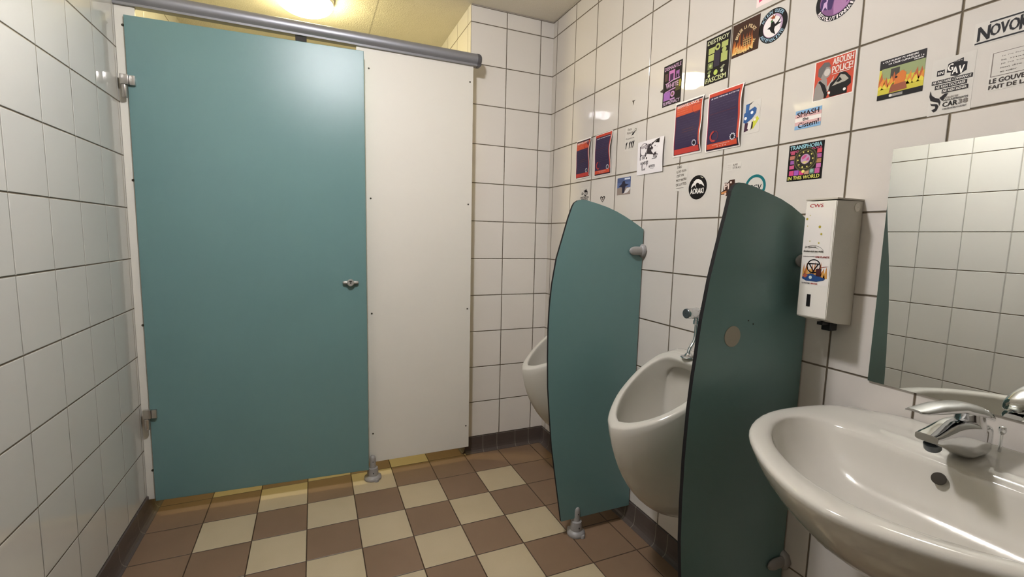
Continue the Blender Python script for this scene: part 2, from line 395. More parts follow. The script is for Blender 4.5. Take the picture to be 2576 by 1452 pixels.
# ------------------------------------------------------------ urinals
def interp(P, t):
    """catmull-rom through P, t in 0..1"""
    n = len(P)-1; u = min(max(t, 0.), 1.)*n; i = min(int(u), n-1); f = u-i
    p0, p1, p2, p3 = P[max(i-1, 0)], P[i], P[i+1], P[min(i+2, n)]
    return .5*((2*p1)+(p2-p0)*f+(2*p0-5*p1+4*p2-p3)*f*f+(3*p1-p0-3*p2+p3)*f**3)
def sym_loop(half, n, yc):
    """half: list from the middle of the back to the tip, y' >= 0; returns a closed loop"""
    P = [Vector(p) for p in half]; L = [interp(P, k/n) for k in range(n+1)]
    out = [Vector((p.x, yc+p.y, p.z)) for p in L]
    out += [Vector((p.x, yc-p.y, p.z)) for p in L[1:-1][::-1]]
    return out
def bez(a, b, c, d, t):
    u = 1-t; return a*u**3 + b*3*u*u*t + c*3*u*t*t + d*t**3
def urinal(yc, label):
    th = Thing('urinal', (0, yc, .21), label, 'urinal')
    n = 26
    rim = sym_loop([(-.050, 0, .816), (-.050, .06, .815), (-.052, .105, .808), (-.070, .140, .788), (-.120, .155, .752), (-.180, .150, .712), (-.248, .127, .670), (-.306, .088, .636), (-.348, .043, .614), (-.366, 0, .606)], n, yc)
    wal = sym_loop([(-.001, 0, .822), (-.001, .07, .821), (-.001, .12, .812), (-.001, .15, .775), (-.001, .158, .70), (-.001, .155, .60), (-.001, .143, .50), (-.001, .118, .40), (-.001, .068, .285), (-.001, 0, .215)], n, yc)
    loops = []
    for s in range(15):
        t = s/14; L = []
        for r, w_ in zip(rim, wal):
            dz = r.z-w_.z
            p1 = r + Vector((.012 if dz > .15 else 0, 0, -dz*.40)); p2 = w_ + Vector(((r.x+.001)*.62, (r.y-w_.y)*.3, dz*.10))
            L.append(bez(w_, p2, p1, r, t))
        loops.append(L)
    c = Vector((-.19, yc, .705)); nrm = Vector((-.47, 0, .88)).normalized()
    loops.append([p + (c-p).normalized()*.004 + nrm*.0035 for p in rim])
    def inset(k, dn):
        out = []
        for p in rim:
            v = c-p; out.append(p + v*k + nrm*dn)
        return out
    loops.append(inset(.05, .0052)); loops.append(inset(.10, .0060)); loops.append(inset(.155, .0056)); loops.append(inset(.172, .0040)); loops.append(inset(.180, .0008)); inner = inset(.184, -.005); loops.append(inner)
    # bowl: from the inner edge to a smaller loop close to the wall
    back = sym_loop([(-.050, 0, .772), (-.050, .045, .768), (-.050, .082, .752), (-.050, .103, .715), (-.051, .108, .655), (-.056, .102, .59), (-.068, .086, .53), (-.086, .060, .48), (-.102, .03, .45), (-.110, 0, .44)], n, yc)
    for s in range(1, 13):
        t = s/12; L = []
        for a, b in zip(inner, back):
            p1 = a + Vector((.012, (yc-a.y)*.03, -.070 if a.x < -.12 else -.02)); p2 = b + Vector(((a.x-b.x)*.42, (a.y-b.y)*.6, (a.z-b.z)*.15-.012))
            L.append(bez(a, p1, p2, b, t))
        loops.append(L)
    cc = Vector((-.052, yc, .6))
    for k in (.35, .7, .96):
        loops.append([p.lerp(cc, k) for p in back])
    bm = bmesh.new(); loft(bm, loops, cap0=True, cap1=True)
    th.part('bowl', bm, M_CERAM, smooth=True)
    return th
urinal(-.497, 'far white ceramic urinal mostly hidden behind the first teal divider')
urinal(-1.185, 'near white ceramic urinal hung on the tiled wall between the two dividers')
vy = -1.188
th = Thing('flush_valve', (0, vy, .82), 'chrome flush valve with push button and bent pipe above the near urinal', 'valve')
bm = bmesh.new(); lathe(bm, (-.0005, vy, .968), (-1, 0, 0), [(.024, 0), (.024, .003), (.015, .006), (.0145, .034), (.0185, .036), (.0185, .044)], 24)
lathe(bm, (-.036, vy, .956), (0, 0, -1), [(.0095, 0), (.0095, .012), (.0115, .014), (.0115, .026), (.009, .028)], 18)
body = th.part('valve_body', bm, M_CHROME, smooth=True, angle=35)
bm = bmesh.new(); lathe(bm, (-.044, vy, .968), (-1, 0, 0), [(.0175, 0), (.0185, .002), (.0185, .037), (.0165, .040)], 28)
pb = th.part('push_button', bm, M_CHROME, smooth=True, angle=35)
bm = bmesh.new(); lathe(bm, (-.0838, vy, .968), (-1, 0, 0), [(.0163, 0), (.0163, .0018), (.015, .003), (.002, .003), (.002, .0015), (0, .0015)], 28)
th.part('button_cap', bm, M_CHROMEDK, pb, smooth=True, angle=35)
bm = bmesh.new(); tube(bm, smooth_path([(-.036, vy, .930), (-.036, vy, .905), (-.037, vy, .885), (-.042, vy, .868), (-.056, vy, .848), (-.062, vy, .835), (-.063, vy, .822), (-.063, vy, .815)], 5), .0062, 14)
th.part('flush_pipe', bm, M_CHROME, smooth=True)
bm = bmesh.new(); lathe(bm, (-.063, vy, .8165), (0, 0, 1), [(.026, 0), (.025, .003), (.014, .007), (.009, .013), (.0085, .014)], 28)
th.part('flange', bm, M_CHROME, smooth=True, angle=45)

# ------------------------------------------------------------ wash basin
BY = -1.957
def basin():
    th = Thing('wash_basin', (0, BY, .6), 'white oval wash basin on the right wall below the mirror', 'sink')
    O = [(-.002, 0, 0), (-.002, .10, 0), (-.002, .20, 0), (-.004, .262, 0), (-.040, .281, 0), (-.095, .296, 0), (-.165, .307, 0), (-.235, .309, 0), (-.303, .297, 0), (-.369, .268, 0), (-.416, .234, 0), (-.452, .195, 0), (-.487, .148, 0), (-.515, .099, 0), (-.535, .05, 0), (-.543, 0, 0)]
    I = [(-.172, 0, 0), (-.172, .07, 0), (-.173, .13, 0), (-.175, .185, 0), (-.182, .222, 0), (-.198, .248, 0), (-.225, .262, 0), (-.262, .266, 0), (-.305, .255, 0), (-.348, .232, 0), (-.385, .203, 0), (-.416, .170, 0), (-.443, .130, 0), (-.465, .088, 0), (-.479, .044, 0), (-.484, 0, 0)]
    n = 30
    o = sym_loop(O, n, BY); i_ = sym_loop(I, n, BY)
    def at(L, f): return [f(k, p) for k, p in enumerate(L)]
    loops = []
    cb = Vector((-.15, BY, 0))
    def und(s, z):
        L = []
        for p in o:
            q = cb + (Vector((p.x, p.y, 0))-cb)*s
            if p.x > -.01: q.x = p.x
            q.x = min(q.x, -.001)
            L.append(Vector((q.x, q.y, z)))
        return L
    for s, z in ((.28, .640), (.42, .643), (.56, .655), (.70, .680), (.80, .708), (.88, .738), (.94, .767), (.975, .790), (.993, .805), (1.0, .813)):
        loops.append(und(s, z))
    def rise(p):      # deck is a touch higher at the wall
        t = min(max((.058-abs(p.x))/.022, 0.), 1.); q = abs(p.y-BY) if p.y else 0.
        e = min(max((q-.15)/.11, 0.), 1.); e = e*e*(3-2*e); return .818 + .0085*t*t*(3-2*t)*(1-e) - .006*e*t
    loops.append([Vector((p.x*.998 if p.x < -.01 else p.x, p.y, rise(p)-.001)) for p in o])
    for k, dz in ((.06, .0026), (.16, .0048), (.26, .0058), (.36, .0062), (.48, .0062), (.62, .0056), (.76, .0044), (.87, .0026), (.94, .0002), (.98, -.0030), (1.0, -.0065)):
        loops.append([Vector((a.x+(b.x-a.x)*k, a.y+(b.y-a.y)*k, rise(Vector((a.x+(b.x-a.x)*k, a.y+(b.y-a.y)*k, 0)))+dz)) for a, b in zip(o, i_)])
    c = Vector((-.315, BY, 0))
    for s, z in ((.975, .800), (.945, .785), (.90, .766), (.84, .746), (.76, .727), (.66, .712), (.54, .700), (.40, .692), (.26, .687), (.14, .684), (.075, .681)):
        loops.append([Vector((c.x+(p.x-c.x)*s, c.y+(p.y-c.y)*s, z)) for p in i_])
    bm = bmesh.new(); loft(bm, loops, cap0=True, cap1=True)
    bowl = th.part('bowl', bm, M_CERAM, smooth=True)
    # overflow hole high on the back slope of the bowl
    nrm = Vector((-.86, 0, .50)).normalized(); pc = Vector((-.1875, BY+.018, .789))
    bm = bmesh.new(); lathe(bm, pc - nrm*.001, nrm, [(.0112, 0), (.0112, .0020), (.0104, .0024), (0, .0024)], 28)
    th.part('overflow_hole', bm, M_HOLE, bowl, smooth=True, angle=40, label='dark round overflow hole in the back of the basin')
    bm = bmesh.new(); lathe(bm, (-.315, BY, .6815), (0, 0, 1), [(.030, 0), (.030, .003), (.026, .004), (.018, .002), (0, .002)], 28)
    th.part('drain', bm, M_CHROME, smooth=True, angle=40)
    bm = bmesh.new(); tube(bm, smooth_path([(-.20, BY+.01, .640), (-.20, BY+.01, .56), (-.20, BY+.01, .50), (-.185, BY+.01, .468), (-.15, BY+.01, .46), (-.12, BY+.01, .475), (-.11, BY+.01, .52), (-.09, BY+.01, .545), (-.05, BY+.01, .55), (-.003, BY+.01, .55)], 5), .016, 16)
    lathe(bm, (-.20, BY+.01, .642), (0, 0, -1), [(.024, 0), (.024, .08), (.02, .085)], 20)
    th.part('waste_pipe', bm, M_CHROME, smooth=True, angle=50)
    return th
basin()

# ------------------------------------------------------------ mixer tap
FY = -1.942
def tap():
    th = Thing('mixer_tap', (-.10, FY, .823), 'chrome single-lever mixer tap standing on the wash basin', 'tap')
    def sec(x0, x1, y, z, wob=0): return
    # body with spout: sections along the spout from the back to the tip
    bm = bmesh.new(); L = []
    S = [ # x centre, z low, z high, half width, roundness
        (-.070, .8247, .878, .017), (-.076, .8247, .883, .022), (-.090, .8247, .886, .0240), (-.110, .8247, .888, .0245), (-.130, .8247, .896, .0240), (-.147, .829, .899, .0228), (-.165, .836, .900, .0212), (-.185, .844, .8985, .0200), (-.205, .852, .8945, .0195), (-.225, .860, .8900, .0190), (-.243, .8665, .8870, .0185), (-.253, .8720, .8855, .0170)]
    for x, z0, z1, hw in S:
        zc, hz = (z0+z1)/2, (z1-z0)/2; ring = []
        for k in range(24):
            a = 2*PI*k/24; cx, sx = math.cos(a), math.sin(a)
            e = .5
            ring.append(Vector((x, FY + hw*math.copysign(abs(cx)**e, cx), zc + hz*math.copysign(abs(sx)**e, sx))))
        L.append(ring)
    loft(bm, L, cap0=True, cap1=True)
    # neck carrying the cartridge
    lathe(bm, (-.112, FY, .870), (-.10, 0, 1), [(.0245, 0), (.0240, .014), (.0225, .024), (.0205, .034), (.0200, .040)], 28)
    body = th.part('tap_body', bm, M_CHROME, smooth=True, angle=38)
    bm = bmesh.new(); lathe(bm, (-.232, FY, .8655), (.36, 0, -1), [(.0125, 0), (.0125, .010), (.0110, .0125), (.0108, .008), (0, .008)], 24)
    th.part('aerator', bm, M_CHROMEDK, body, smooth=True, angle=40)
    bm = bmesh.new(); L = []
    S = [(-.058, .890, .893, .009), (-.064, .888, .902, .017), (-.078, .894, .909, .0225), (-.100, .901, .9185, .0240), (-.125, .908, .9262, .0230), (-.150, .9135, .9315, .0212), (-.175, .9175, .9345, .0198), (-.205, .9205, .9365, .0188), (-.235, .9225, .9390, .0175), (-.265, .9265, .9375, .0165), (-.290, .9300, .9370, .0155), (-.303, .9330, .9370, .0125)]
    for x, z0, z1, hw in S:
        zc, hz = (z0+z1)/2, (z1-z0)/2; ring = []
        for k in range(24):
            a = 2*PI*k/24; cx, sx = math.cos(a), math.sin(a)
            ring.append(Vector((x, FY + hw*math.copysign(abs(cx)**.62, cx), (zc if sx > 0 else zc-.0) + hz*math.copysign(abs(sx)**.75, sx) - (0.006*abs(cx)**2 if x > -.17 else .002*abs(cx)**2))))
        L.append(ring)
    loft(bm, L, cap0=True, cap1=True)
    th.part('lever_handle', bm, M_CHROME, smooth=True, angle=50)
    bm = bmesh.new(); lathe(bm, (-.046, FY-.022, .8265), (0, 0, 1), [(.0025, 0), (.0025, .036), (.0045, .038), (.0062, .043), (.0055, .049), (.003, .051), (0, .0512)], 16)
    th.part('pop_up_rod', bm, M_CHROME, smooth=True, angle=40)
tap()

# ------------------------------------------------------------ mirror
bm = bmesh.new(); box(bm, -.0055, -.0005, -2.34, -1.7075, .886, 1.430)
mr = obj('wall_mirror', bm, [M_MIRROR, M_MEDGE])
tag(mr, 'frameless rectangular mirror on the tiled wall above the basin', 'mirror')
for p in mr.data.polygons:
    if p.normal.x > -.5: p.material_index = 1
mr.data.update()

# ------------------------------------------------------------ ceiling lamps
def lamp(x, y, label, glow, r=.145):
    th = Thing('ceiling_lamp', (x, y, H-.09), label, 'lamp')
    bm = bmesh.new(); lathe(bm, (x, y, H-.0005), (0, 0, -1), [(r+.002, 0), (r+.004, .006), (r+.003, .022), (r+.001, .026)], 48)
    th.part('lamp_base', bm, mat('lamp base', (200, 198, 190), .5), smooth=True, angle=40)
    bm = bmesh.new(); prof = [(r, .024)] + [(r*math.cos(a*PI/180), .026+.058*math.sin(a*PI/180)) for a in range(6, 91, 7)] + [(0, .0842)]
    lathe(bm, (x, y, H), (0, 0, -1), prof, 48)
    th.part('lamp_shade', bm, mat('glowing opal glass '+label[:6], (240, 235, 220), .3, emit=glow), smooth=True)
lamp(-1.24, .29, 'round glowing opal ceiling lamp inside the cubicle above the rail', LAMP_CUBICLE, .130)
def square_lamp(x, y, label, glow, a=.062):
    th = Thing('ceiling_lamp', (x, y, H-.07), label, 'lamp')
    bm = bmesh.new(); box(bm, x-a-.008, x+a+.008, y-a-.008, y+a+.008, H-.016, H-.0005, bev=.004)
    th.part('lamp_base', bm, mat('lamp base', (200, 198, 190), .5))
    bm = bmesh.new(); box(bm, x-a, x+a, y-a, y+a, H-.062, H-.0165, bev=.016)
    th.part('lamp_shade', bm, mat('glowing square diffuser', (240, 235, 220), .3, emit=glow), smooth=True, angle=60)
square_lamp(-1.20, -1.36, 'square white ceiling lamp lighting the washroom in front of the urinals', LAMP_MAIN)

# ------------------------------------------------------------ flat printed artwork
_fc = {}
def glyphs(s):
    if s in _fc: return _fc[s]
    cu = bpy.data.curves.new('t', 'FONT'); cu.body = s; cu.resolution_u = 2; cu.offset = 0.0
    o = bpy.data.objects.new('t', cu); COL.objects.link(o); bpy.context.view_layer.update()
    me = o.evaluated_get(bpy.context.evaluated_depsgraph_get()).to_mesh()
    V = [(v.co.x, v.co.y) for v in me.vertices]; F = [tuple(p.vertices) for p in me.polygons]
    bpy.data.objects.remove(o)
    if V:
        x0 = min(v[0] for v in V); x1 = max(v[0] for v in V); y0 = min(v[1] for v in V); y1 = max(v[1] for v in V)
        asp = (x1-x0)/max(y1-y0, 1e-6)
        V = [((x-x0)/max(x1-x0, 1e-6), (y-y0)/max(y1-y0, 1e-6)) for x, y in V]
    else: asp = 1
    _fc[s] = (V, F, asp); return _fc[s]
class Art:
    """a thin printed sheet; u runs 0..1 from left to right, v 0..1 from bottom to top"""
    def __init__(s, name, yl, yr, zb, zt, label, cat='sticker', group=None, x0=0., off=.0003, warp=None, parent=None):
        s.name, s.yl, s.yr, s.zb, s.zt, s.x0, s.off = name, yl, yr, zb, zt, x0, off
        s.warp = warp or (lambda u, v: 0.); s.lab, s.cat, s.group = label, cat, group
        s.bm = bmesh.new(); s.mats = []; s.lay = 0
        s.ar = abs(yl-yr)/abs(zt-zb)
    def mi(s, rgb, rough=.55):
        if max(rgb)-min(rgb) > 26 or max(rgb) < 160: rgb = tuple(int(v*.92) for v in rgb)
        m = paint(rgb, rough)
        if m not in s.mats: s.mats.append(m)
        return s.mats.index(m)
    def P(s, u, v, lay):
        return Vector((s.x0 - s.off - lay*.00006 - s.warp(u, v), s.yl+(s.yr-s.yl)*u, s.zb+(s.zt-s.zb)*v))
    def face(s, pts, rgb, lay):
        vs = [s.bm.verts.new(s.P(u, v, lay)) for u, v in pts]
        try: f = s.bm.faces.new(vs); f.material_index = s.mi(rgb)
        except ValueError: pass
    def base(s, rgb, pts=None, th=.0004, n=1):
        if pts is None and n > 1:
            s.rect(0, 0, 1, 1, rgb, n)
            return
        pts = pts or [(0, 0), (1, 0), (1, 1), (0, 1)]
        A = [s.bm.verts.new(s.P(u, v, 0)+Vector((s.off*.8, 0, 0))) for u, v in pts]; B_ = [s.bm.verts.new(s.P(u, v, 0)) for u, v in pts]
        m = s.mi(rgb); k = len(pts)
        for f in [A, B_[::-1]] + [[A[i], B_[i], B_[(i+1) % k], A[(i+1) % k]] for i in range(k)]:
            s.bm.faces.new(f).material_index = m
        s.lay = 1
    def rect(s, u0, v0, u1, v1, rgb, n=1, lay=None):
        if lay is None: s.lay += 1; lay = s.lay
        if n == 1: return s.face([(u0, v0), (u1, v0), (u1, v1), (u0, v1)], rgb, lay)
        nv = max(1, int(n*abs(v1-v0)+.99)); nu = max(1, int(n*.6*abs(u1-u0)+.99))
        G = [[s.bm.verts.new(s.P(u0+(u1-u0)*i/nu, v0+(v1-v0)*j/nv, lay)) for i in range(nu+1)] for j in range(nv+1)]
        m = s.mi(rgb)
        for j in range(nv):
            for i in range(nu):
                s.bm.faces.new((G[j][i], G[j][i+1], G[j+1][i+1], G[j+1][i])).material_index = m
    def poly(s, pts, rgb, lay=None):
        if lay is None: s.lay += 1; lay = s.lay
        s.face(pts, rgb, lay)
    def disc(s, cu, cv, r, rgb, n=28, lay=None, rv=None):
        rv = r*s.ar if rv is None else rv
        s.poly([(cu+r*math.cos(2*PI*k/n), cv+rv*math.sin(2*PI*k/n)) for k in range(n)], rgb, lay)
    def ring(s, cu, cv, r, w_, rgb, n=32, a0=0, a1=360, lay=None):
        if lay is None: s.lay += 1; lay = s.lay
        for k in range(n):
            a = math.radians(a0+(a1-a0)*k/n); b = math.radians(a0+(a1-a0)*(k+1)/n)
            s.face([(cu+q*math.cos(t), cv+q*s.ar*math.sin(t)) for q, t in ((r, a), (r, b), (r-w_, b), (r-w_, a))], rgb, lay)
    def text(s, t, u0, v0, u1, v1, rgb, lay=None, rot=0):
        if lay is None: s.lay += 1; lay = s.lay
        V, F, asp = glyphs(t); m = s.mi(rgb); cu, cv = (u0+u1)/2, (v0+v1)/2; c, d = math.cos(math.radians(rot)), math.sin(math.radians(rot))
        sw = .035*(v1-v0)/s.ar            # stroke thickening: the letters are laid down twice, a hair apart
        for sg in (-1, 1):
            vs = []
            for x, y in V:
                du, dv = (x-.5)*(u1-u0) + sg*sw, (y-.5)*(v1-v0)/s.ar + sg*sw*.5
                vs.append(s.bm.verts.new(s.P(cu+du*c-dv*d, cv+(du*d+dv*c)*s.ar, lay+.25*sg)))
            for f in F:
                try: s.bm.faces.new([vs[i] for i in f]).material_index = m
                except ValueError: pass
    def arc(s, t, cu, cv, r, h, a0, a1, rgb, inside=False, lay=None):
        """letters round a circle, centre angle from a0 to a1 in degrees; inside: read along the bottom"""
        if lay is None: s.lay += 1; lay = s.lay
        n = len(t)
        wd = abs(math.radians(a1-a0))*r/n*.86
        for k, ch in enumerate(t):
            if ch == ' ': continue
            a = math.radians(a0+(a1-a0)*(k+.5)/n)
            u, v = cu+r*math.cos(a), cv+r*s.ar*math.sin(a)
            rot = math.degrees(a)-90 if not inside else math.degrees(a)+90
            wk = wd*(.45 if ch in "I'!" else 1)
            s.text(ch, u-wk/2, v-h*s.ar/2, u+wk/2, v+h*s.ar/2, rgb, lay, rot)
    def done(s):
        me = bpy.data.meshes.new(s.name); bmesh.ops.recalc_face_normals(s.bm, faces=s.bm.faces[:])
        c = Vector((s.x0, (s.yl+s.yr)/2, (s.zb+s.zt)/2)); bmesh.ops.translate(s.bm, verts=s.bm.verts[:], vec=-c)
        s.bm.to_mesh(me); s.bm.free()
        for m in s.mats: me.materials.append(m)
        o = bpy.data.objects.new(s.name, me); COL.objects.link(o); o.location = c
        tag(o, s.lab, s.cat, s.group); return o
K = (17, 12, 13); W = (226, 220, 210); DK = (25, 19, 21)
def flames(a, u0, u1, v0, h, cols, n, seed):
    rd = random.Random(seed)
    for li, c in enumerate(cols):
        a.lay += 1
        hh = h*(1-.28*li)
        for k in range(n):
            uc = u0+(u1-u0)*(k+.5+rd.uniform(-.3, .3))/n; w_ = (u1-u0)/n*rd.uniform(.6, 1.0); t = hh*rd.uniform(.55, 1.)
            cl = lambda q: min(max(q, u0), u1)
            a.face([(cl(uc-w_), v0), (cl(uc+w_), v0), (cl(uc+w_*.5), v0+t*.45), (cl(uc+w_*rd.uniform(-.2, .5)), v0+t), (cl(uc-w_*.5), v0+t*.5)], c, a.lay)

# 1 dismantle
a = Art('sticker', -.909, -1.005, 1.710, 1.858, 'black and pink sticker reading dismantle white supremacy')
a.base(DK)
a.rect(.30, .60, .62, .84, (196, 120, 176)); a.rect(.36, .60, .55, .76, (70, 40, 76)); a.rect(.68, .62, .86, .78, (150, 96, 150)); a.rect(.72, .62, .80, .70, DK)
a.rect(.08, .62, .24, .80, (90, 66, 60)); a.poly([(.12, .55), (.5, .60), (.9, .61), (.9, .585), (.5, .575), (.2, .53)], (206, 160, 196))
a.poly([(.12, .36), (.5, .39), (.88, .405), (.88, .38), (.4, .355), (.12, .335)], (190, 140, 184))
a.rect(.06, .14, .42, .34, (160, 104, 176)); a.disc(.55, .26, .11, (206, 150, 196)); a.disc(.55, .26, .06, (110, 90, 60)); a.rect(.42, .12, .68, .16, (190, 140, 190))
a.rect(.70, .30, .95, .56, (84, 76, 44)); a.rect(.88, .38, .97, .54, (160, 150, 60))
a.text('DISMANTLE', .06, .865, .94, .955, (200, 160, 190)); a.text('WHITE', .18, .42, .84, .53, (214, 170, 200)); a.text('SUPREMACY', .05, .03, .95, .11, (200, 170, 196))
a.done()
# 2 destroy
a = Art('sticker', -1.113, -1.212, 1.732, 1.879, 'tall black sticker with lime pictures reading destroy fascism')
a.base(DK); LM = (176, 182, 106)
for u, v, w_, h in ((.12, .66, .26, .13), (.66, .70, .26, .12), (.12, .50, .24, .14), (.66, .40, .26, .19), (.12, .33, .22, .14)): a.rect(u, v, u+w_, v+h, LM if v > .38 else (120, 130, 80))
a.disc(.50, .76, .11, LM); a.disc(.50, .76, .05, DK); a.disc(.78, .64, .09, LM); a.disc(.20, .19, .05, (214, 220, 160)); a.disc(.48, .22, .085, (190, 206, 96)); a.disc(.74, .21, .055, (206, 210, 170))
a.rect(.38, .34, .62, .68, (52, 44, 60)); a.disc(.24, .40, .05, (190, 200, 120)); a.poly([(.12, .26), (.22, .22), (.30, .29), (.20, .31)], (130, 140, 90)); a.poly([(.66, .28), (.76, .24), (.86, .31), (.80, .33)], (150, 150, 120))
a.text('DESTROY', .07, .865, .95, .955, (212, 214, 170)); a.text('FASCISM', .08, .035, .92, .14, (220, 222, 160))
a.done()
# 3 fire
a = Art('sticker', -1.2205, -1.3175, 1.785, 1.884, 'square dark brown sticker with orange flames and curved lettering')
a.base((62, 38, 28)); flames(a, .02, .80, .08, .66, [(150, 76, 34), (196, 112, 50), (222, 160, 84), (232, 196, 126)], 7, 3)
a.rect(.42, .24, .72, .46, (70, 44, 28))
for k in range(4): a.rect(.45+.07*k, .24, .465+.07*k, .50, (214, 180, 120))
for k in range(3): a.rect(.42, .27+.07*k, .74, .285+.07*k, (206, 160, 96))
a.arc('BRULER LA POLICE', .52, .44, .37, .10, 165, 25, (224, 196, 150)); a.arc('FAIRE LA PLUIE', .50, .44, .36, .08, 205, 345, (222, 190, 130), inside=True)
a.done()
# 4 swift round
a = Art('round_sticker', -1.3155, -1.407, 1.7855, 1.8785, 'round black rimmed sticker with two swallows reading action queer antifasciste')
cir = [(.5+.5*math.cos(2*PI*k/40), .5+.5*math.sin(2*PI*k/40)) for k in range(40)]
a.base(K, cir); a.ring(.5, .5, .345, .05, (186, 150, 170)); a.disc(.5, .5, .33, (220, 212, 206)); a.ring(.5, .5, .33, .05, (196, 166, 190), a0=-30, a1=80)
a.poly([(.30, .46), (.42, .50), (.44, .62), (.53, .62), (.58, .52), (.66, .56), (.82, .72), (.70, .52), (.84, .50), (.68, .47), (.58, .44), (.56, .36), (.62, .20), (.46, .32), (.40, .42)], K)
a.disc(.46, .64, .035, (40, 110, 50), n=10)
a.poly([(.38, .76), (.46, .77), (.50, .82), (.52, .77), (.60, .79), (.56, .72), (.57, .68), (.50, .70), (.40, .62), (.47, .71)], (150, 72, 40))
a.arc('ACTION QUEER', .5, .5, .425, .10, 155, 35, (150, 180, 196)); a.arc('ANTIFASCISTE', .5, .5, .425, .10, 205, 330, (150, 180, 196), inside=True)
a.done()
# 5 pink sheet cut by the picture edge
a = Art('sticker', -1.300, -1.369, 1.904, 1.990, 'pink and white sticker at the very top of the right wall')
a.base((224, 206, 200)); a.poly([(.12, .14), (.92, .30), (.92, .95), (.12, .95)], (216, 76, 112)); a.poly([(.22, .60), (.8, .64), (.8, .70), (.22, .66)], (240, 180, 190)); a.disc(.6, .42, .08, (240, 190, 200))
a.done()
# 6 purple round
a = Art('round_sticker', -1.487, -1.592, 1.777, 1.882, 'round purple and black sticker with white lettering along its lower rim')
a.base(K, cir); a.disc(.5, .52, .40, (128, 84, 128))
a.poly([(.46, .14), (.62, .15), (.80, .26), (.80, .52), (.70, .86), (.52, .88), (.46, .60), (.44, .34)], (168, 120, 160)); a.poly([(.12, .36), (.40, .28), (.44, .48), (.34, .70), (.22, .72), (.13, .55)], (66, 44, 92))
a.poly([(.16, .30), (.20, .50), (.26, .52), (.24, .70), (.32, .66), (.28, .46), (.30, .30), (.24, .40)], (206, 170, 206)); a.poly([(.74, .30), (.86, .40), (.88, .66), (.78, .64)], (110, 50, 110)); a.poly([(.78, .32), (.84, .32), (.88, .62), (.83, .60)], (206, 160, 200)); a.disc(.58, .62, .05, (90, 50, 90))
a.arc('REVOLUTIONNAIRE', .5, .5, .445, .085, 205, 350, (224, 214, 210), inside=True); a.arc('FEMINISTE', .5, .5, .445, .085, 150, 40, (224, 214, 210))
a.done()
# 7 abolish police
a = Art('sticker', -1.500, -1.6015, 1.5845, 1.6855, 'square orange red sticker reading abolish police with a grey figure beside a wrecked car')
OR = (198, 76, 52); GY = (150, 142, 134)
a.base(W); a.rect(.02, .02, .98, .985, OR)
a.poly([(.02, .02), (.28, .02), (.36, .26), (.34, .50), (.26, .54), (.12, .50), (.04, .34)], GY)
a.poly([(.16, .50), (.30, .36), (.38, .16), (.42, .06), (.34, .04), (.26, .20), (.18, .40), (.12, .46)], DK)
a.disc(.28, .66, .15, GY, rv=.15); a.poly([(.10, .62), (.10, .80), (.24, .93), (.36, .90), (.42, .78), (.30, .80), (.22, .66), (.18, .56)], (104, 98, 96)); a.disc(.33, .66, .075, (186, 176, 168), rv=.09)
a.poly([(.36, .30), (.44, .40), (.52, .54), (.50, .42), (.56, .34), (.46, .22), (.36, .18)], (170, 160, 150))
a.poly([(.40, .20), (.44, .36), (.58, .46), (.66, .58), (.80, .54), (.92, .40), (.94, .24), (.84, .16), (.50, .14)], K); a.poly([(.48, .28), (.60, .40), (.68, .52), (.78, .48), (.88, .36), (.80, .32), (.62, .30)], (160, 154, 140)); a.poly([(.58, .36), (.66, .46), (.72, .38), (.64, .34)], K)
a.rect(.30, .03, .86, .16, K); a.disc(.42, .13, .035, W); a.disc(.80, .13, .035, W); a.poly([(.36, .02), (.40, .14), (.46, .02)], OR)
a.text('ABOLISH', .46, .80, .95, .955, (236, 214, 200)); a.text('POLICE!', .46, .60, .95, .765, (236, 214, 200)); a.rect(.46, .565, .90, .58, (236, 214, 200))
a.done()
# 8 smash the cistem
a = Art('sticker', -1.4565, -1.5285, 1.521, 1.571, 'small striped blue, pink and white sticker with handwritten capitals')
a.base((222, 214, 204)); a.rect(0, .80, 1, 1, (138, 178, 212)); a.rect(0, .60, 1, .80, (220, 176, 170)); a.rect(0, .20, 1, .40, (220, 176, 170)); a.rect(0, 0, 1, .20, (138, 178, 212))
a.text('SMASH', .07, .66, .90, .93, (50, 24, 30), rot=3); a.text('the', .30, .42, .52, .60, (40, 22, 26)); a.text('Cistem!', .14, .08, .92, .36, (30, 22, 30), rot=3)
a.done()
# 9 transphobia
a = Art('sticker', -1.4465, -1.5445, 1.382, 1.481, 'black sticker with pink border pictures and a globe reading in this world in yellow')
a.base(K)
for k in range(4): a.rect(.05+.02*(k % 2), .34+.13*k, .19, .44+.13*k, [(200, 90, 130), (150, 90, 160), (190, 120, 100), (196, 80, 110)][k]); a.rect(.82, .30+.13*k, .95, .41+.13*k, [(200, 110, 170), (180, 130, 90), (170, 90, 150), (206, 80, 90)][k])
for k in range(6): a.rect(.06+.148*k, .155, .195+.148*k, .29, [(206, 70, 120), (160, 90, 180), (214, 60, 120), (196, 150, 120), (100, 130, 120), (196, 90, 150)][k])
a.ring(.51, .56, .33, .03, (84, 82, 50)); a.disc(.51, .56, .30, (44, 40, 30)); a.ring(.51, .56, .26, .02, (110, 104, 60)); a.disc(.51, .57, .135, (186, 150, 180)); a.poly([(.42, .56), (.50, .60), (.56, .66), (.48, .68), (.41, .62)], (196, 80, 130)); a.poly([(.53, .52), (.62, .54), (.60, .62), (.56, .58)], (196, 80, 130)); a.poly([(.40, .50), (.50, .44), (.60, .50), (.52, .51)], (220, 206, 130))
for q in range(10): a.disc(.51+.21*math.cos(q*.63), .56+.21*math.sin(q*.63), .022, (224, 212, 110), n=8)
a.disc(.48, .24, .045, (230, 214, 120)); a.disc(.72, .23, .05, (150, 190, 170))
